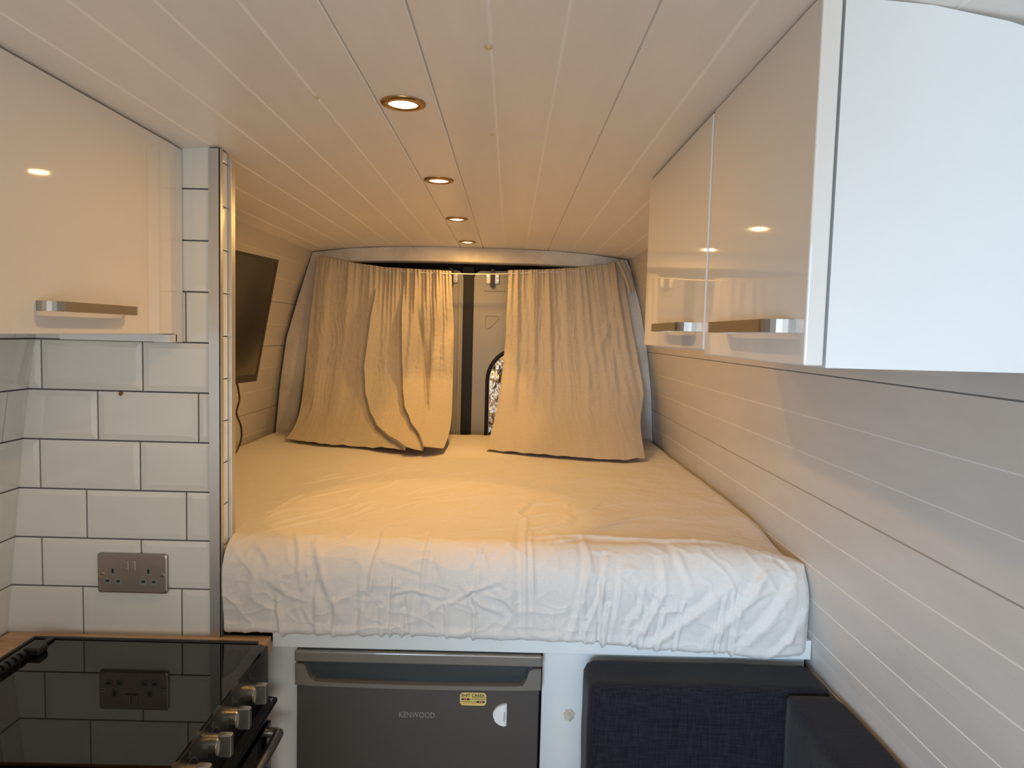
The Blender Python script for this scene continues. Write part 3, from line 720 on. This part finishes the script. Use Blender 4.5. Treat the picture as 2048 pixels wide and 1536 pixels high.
def curtain(name, LE, RE, TOP, BOT, dispf, label, NU=420, NV=300):
    A, B = smooth_edge(LE, NV), smooth_edge(RE, NV); V = np.zeros((NV, NU, 3))
    for i in range(NV):
        v = i/(NV-1); a, b = A[i], B[i]
        for j in range(NU):
            u = j/(NU-1); x = a[0]+(b[0]-a[0])*u; y = a[1]+(b[1]-a[1])*u; z = a[2]+(b[2]-a[2])*u
            x_top = LE[0][0]+(RE[0][0]-LE[0][0])*u; zt = np.interp(x_top, [p[0] for p in TOP], [p[1] for p in TOP]); zl = LE[0][2]+(RE[0][2]-LE[0][2])*u
            z += (zt-zl)*(1-v)**1
            xb = LE[-1][0]+(RE[-1][0]-LE[-1][0])*u; yb = np.interp(xb, [p[0] for p in BOT], [p[1] for p in BOT]); yl = LE[-1][1]+(RE[-1][1]-LE[-1][1])*u
            y += (yb-yl)*max(0,(v-.62)/.38)**2
            dx, dy = dispf(u, v)
            lift = .006+max(0, dy*-1)*.55*max(0,(v-.85)/.15)
            k = min(1, (1-v)/.04)
            zz = z+lift
            nz = .0035*noise.noise(Vector((x*34, z*3.2, 1)))+.0022*noise.noise(Vector((x*80+3*noise.noise(Vector((x*9,z*6,0))), z*8, 4)))+.0012*noise.noise(Vector((x*60, z*60, 9)))
            if v > .97: zz += .004*noise.noise(Vector((x*25,0,0)))
            V[i,j] = (x+dx, min(y+dy+nz, 3.092 if v < .15 else 3.16), max(zz, 1.058))
    idx = np.arange(NU*NV).reshape(NV, NU)
    F = np.stack([idx[:-1,:-1], idx[1:,:-1], idx[1:,1:], idx[:-1,1:]], -1).reshape(-1, 4)
    me = bpy.data.meshes.new(name); me.from_pydata(V.reshape(-1,3).tolist(), [], F.tolist())
    o = link(name, me, M['curtain'], None, True)
    return tag(o, label, 'curtain', None)
def ss(x, a, b):
    t = min(1, max(0, (x-a)/(b-a))); return t*t*(3-2*t)
def left_disp(u, v):
    dy = dx = 0.
    # tight gathers on the wire, denser to the right
    ph = 2*math.pi*(u*16+22*max(0,u-.38)**1.25)
    g = .55+.45*ss(u,.3,.55)
    dy += .0065*g*math.sin(ph+1.3*math.sin(u*21))*math.exp(-v*5)
    dy += .004*math.sin(ph*2.3)*math.exp(-v*26)
    # long pleats on the right half
    pr = 2*math.pi*(u*13+.6*math.sin(v*2.2))
    dy += .0062*ss(u,.55,.70)*math.sin(pr)*(1-.75*ss(v,.45,.8))
    dy += .0050*math.sin(2*math.pi*u*6.3+1+.8*v)*(1-ss(v,.7,1))*(1-.4*ss(u,.55,.7))
    def line(pts): return float(np.interp(v, [p[0] for p in pts], [p[1] for p in pts]))
    f1 = line([(0,.47),(.3,.425),(.6,.405),(.75,.43),(.85,.475),(.92,.55),(.965,.66),(1,.80)])
    d = u-f1; st = ss(v,.05,.35)
    dy -= st*.040*ss(d,-.010,.006)*math.exp(-max(0,d)/.11)
    f2 = line([(0,.63),(.3,.640),(.55,.655),(.72,.675),(.82,.70),(.9,.76),(.95,.84),(1,.90)])
    d = u-f2; st = ss(v,.1,.4)
    dy -= st*.045*ss(d,-.008,.006)*math.exp(-max(0,d)/.09)
    f3 = line([(0,.70),(.25,.74),(.5,.785),(.70,.81),(.79,.825),(1,.90)])
    d = u-f3; st = ss(v,.15,.4)*(1-ss(v,.80,.88))
    dy += st*.050*ss(d,-.004,.008)*math.exp(-max(0,d)/(.045*(1.05-v)+.006))
    # lapping hem near the right
    dy -= .020*math.exp(-((u-.70)/.12)**2)*ss(v,.90,.98)
    return dx, dy
def right_disp(u, v):
    dy = .0035*math.sin(2*math.pi*u*19+1.1*math.sin(u*17))*math.exp(-v*5)+.003*math.sin(2*math.pi*u*41)*math.exp(-v*26)
    dy += .0040*math.sin(2*math.pi*u*7.4+.9*math.sin(v*2.4))*(1-ss(v,.75,1))*(1-.3*u)
    dy += .0020*math.sin(2*math.pi*u*15.7+1.5*math.sin(v*3+1))*(1-ss(v,.7,1))
    # gathered knot at the top right, folds fanning from it
    for k, (ub, a) in enumerate(((.62,.008),(.80,.010),(.93,.011))):
        c = .93+(ub-.93)*ss(v,.0,.75); w = .012+.045*v
        dy -= a*math.exp(-((u-c)/w)**2)*(1-.5*v)
    return 0, dy
cl = curtain('curtain', LLe, LRe, LT, LB, left_disp, 'left cream linen curtain with deep folds bunched towards its right edge')
cr = curtain('curtain', RLe, RRe, RT, RB_, right_disp, 'right cream linen curtain hanging flatter, knotted at its top right corner')
# the tail of cloth at the top right corner
bm = bmesh.new(); V = {}
for i in range(16):
    for j in range(8):
        t = i/15; u = j/7; x = .455+.045*t+.026*(u-.5)+.012*math.sin(t*2); z = 1.822-.135*t+.012*(u-.5); y = 3.044-.012*math.sin(u*6.3)-.012*math.sin(t*3.1)
        V[i,j] = bm.verts.new((x, y-.006, z))
for i in range(15):
    for j in range(7): bm.faces.new((V[i,j],V[i+1,j],V[i+1,j+1],V[i,j+1]))
obj('knotted_tail', bm, M['curtain'], cr, True)
cw = tube('curtain_wire', M['wire'], None, [(-.84,3.085,1.805),(-.69,3.065,1.776),(-.54,3.055,1.759),(-.39,3.052,1.752),(-.256,3.050,1.750),(-.13,3.05,1.751),(-.017,3.050,1.756),(.121,3.052,1.765),(.291,3.055,1.778),(.465,3.07,1.803),(.485,3.095,1.812)], .0022, 8)
tag(cw, 'thin pale wire holding both linen curtains across the rear opening', 'curtain wire')

# ------------------------------------------------------------------ light and camera
w = bpy.data.worlds.new('daylight'); scene.world = w; w.use_nodes = True
bg = w.node_tree.nodes['Background']; bg.inputs[0].default_value = (.95,.97,1,1); bg.inputs[1].default_value = .13
def area(name, loc, target, sx, sy, e, col):
    ld = bpy.data.lights.new(name, 'AREA'); ld.shape = 'RECTANGLE'; ld.size = sx; ld.size_y = sy; ld.energy = e; ld.color = col
    o = bpy.data.objects.new(name, ld); COL.objects.link(o); o.location = loc
    o.rotation_euler = (Vector(target)-Vector(loc)).to_track_quat('-Z','Y').to_euler(); return o
area('windscreen_daylight', (.0,-1.20,.95), (-.05,1.6,1.75), 1.3, .8, 13.0, (1,.965,.92))
a_ = area('bed_front_fill', (-.45,-.75,1.20), (.50,1.45,.90), .35, .45, 1.9, (.50,.73,1)); a_.data.spread = math.radians(44)  # added unseen fill, aimed to put cool light on the bed front's right
a_ = area('end_panel_fill', (.25,-.85,1.55), (.62,.73,1.68), .4, .5, .40, (.50,.77,1)); a_.data.spread = math.radians(36)  # added unseen fill, narrow cool beam to brighten the near cabinet's end panel

cam_d = bpy.data.cameras.new('camera'); cam = bpy.data.objects.new('camera', cam_d); COL.objects.link(cam)
f, VX, VY, ROLL = 1420., 1020., 668., .026
Yc = Vector(((VX-1024)/f, (768-VY)/f, -1)).normalized()
X0_ = Vector((math.cos(ROLL), -math.sin(ROLL), 0)); Xc = (X0_-X0_.dot(Yc)*Yc).normalized(); Zc = Xc.cross(Yc)
R = Matrix((Xc, Yc, Zc))      # rows: camera-space images of the world axes = camera-to-world rotation
cam.matrix_world = Matrix.Translation((0,0,1.5)) @ R.to_4x4()
cam_d.sensor_fit = 'HORIZONTAL'; cam_d.sensor_width = 36; cam_d.lens = f/2048*36; cam_d.clip_start = .02
scene.camera = cam
scene.view_settings.view_transform = 'Standard'
scene.view_settings.look = 'None'
scene.view_settings.exposure = 0.38
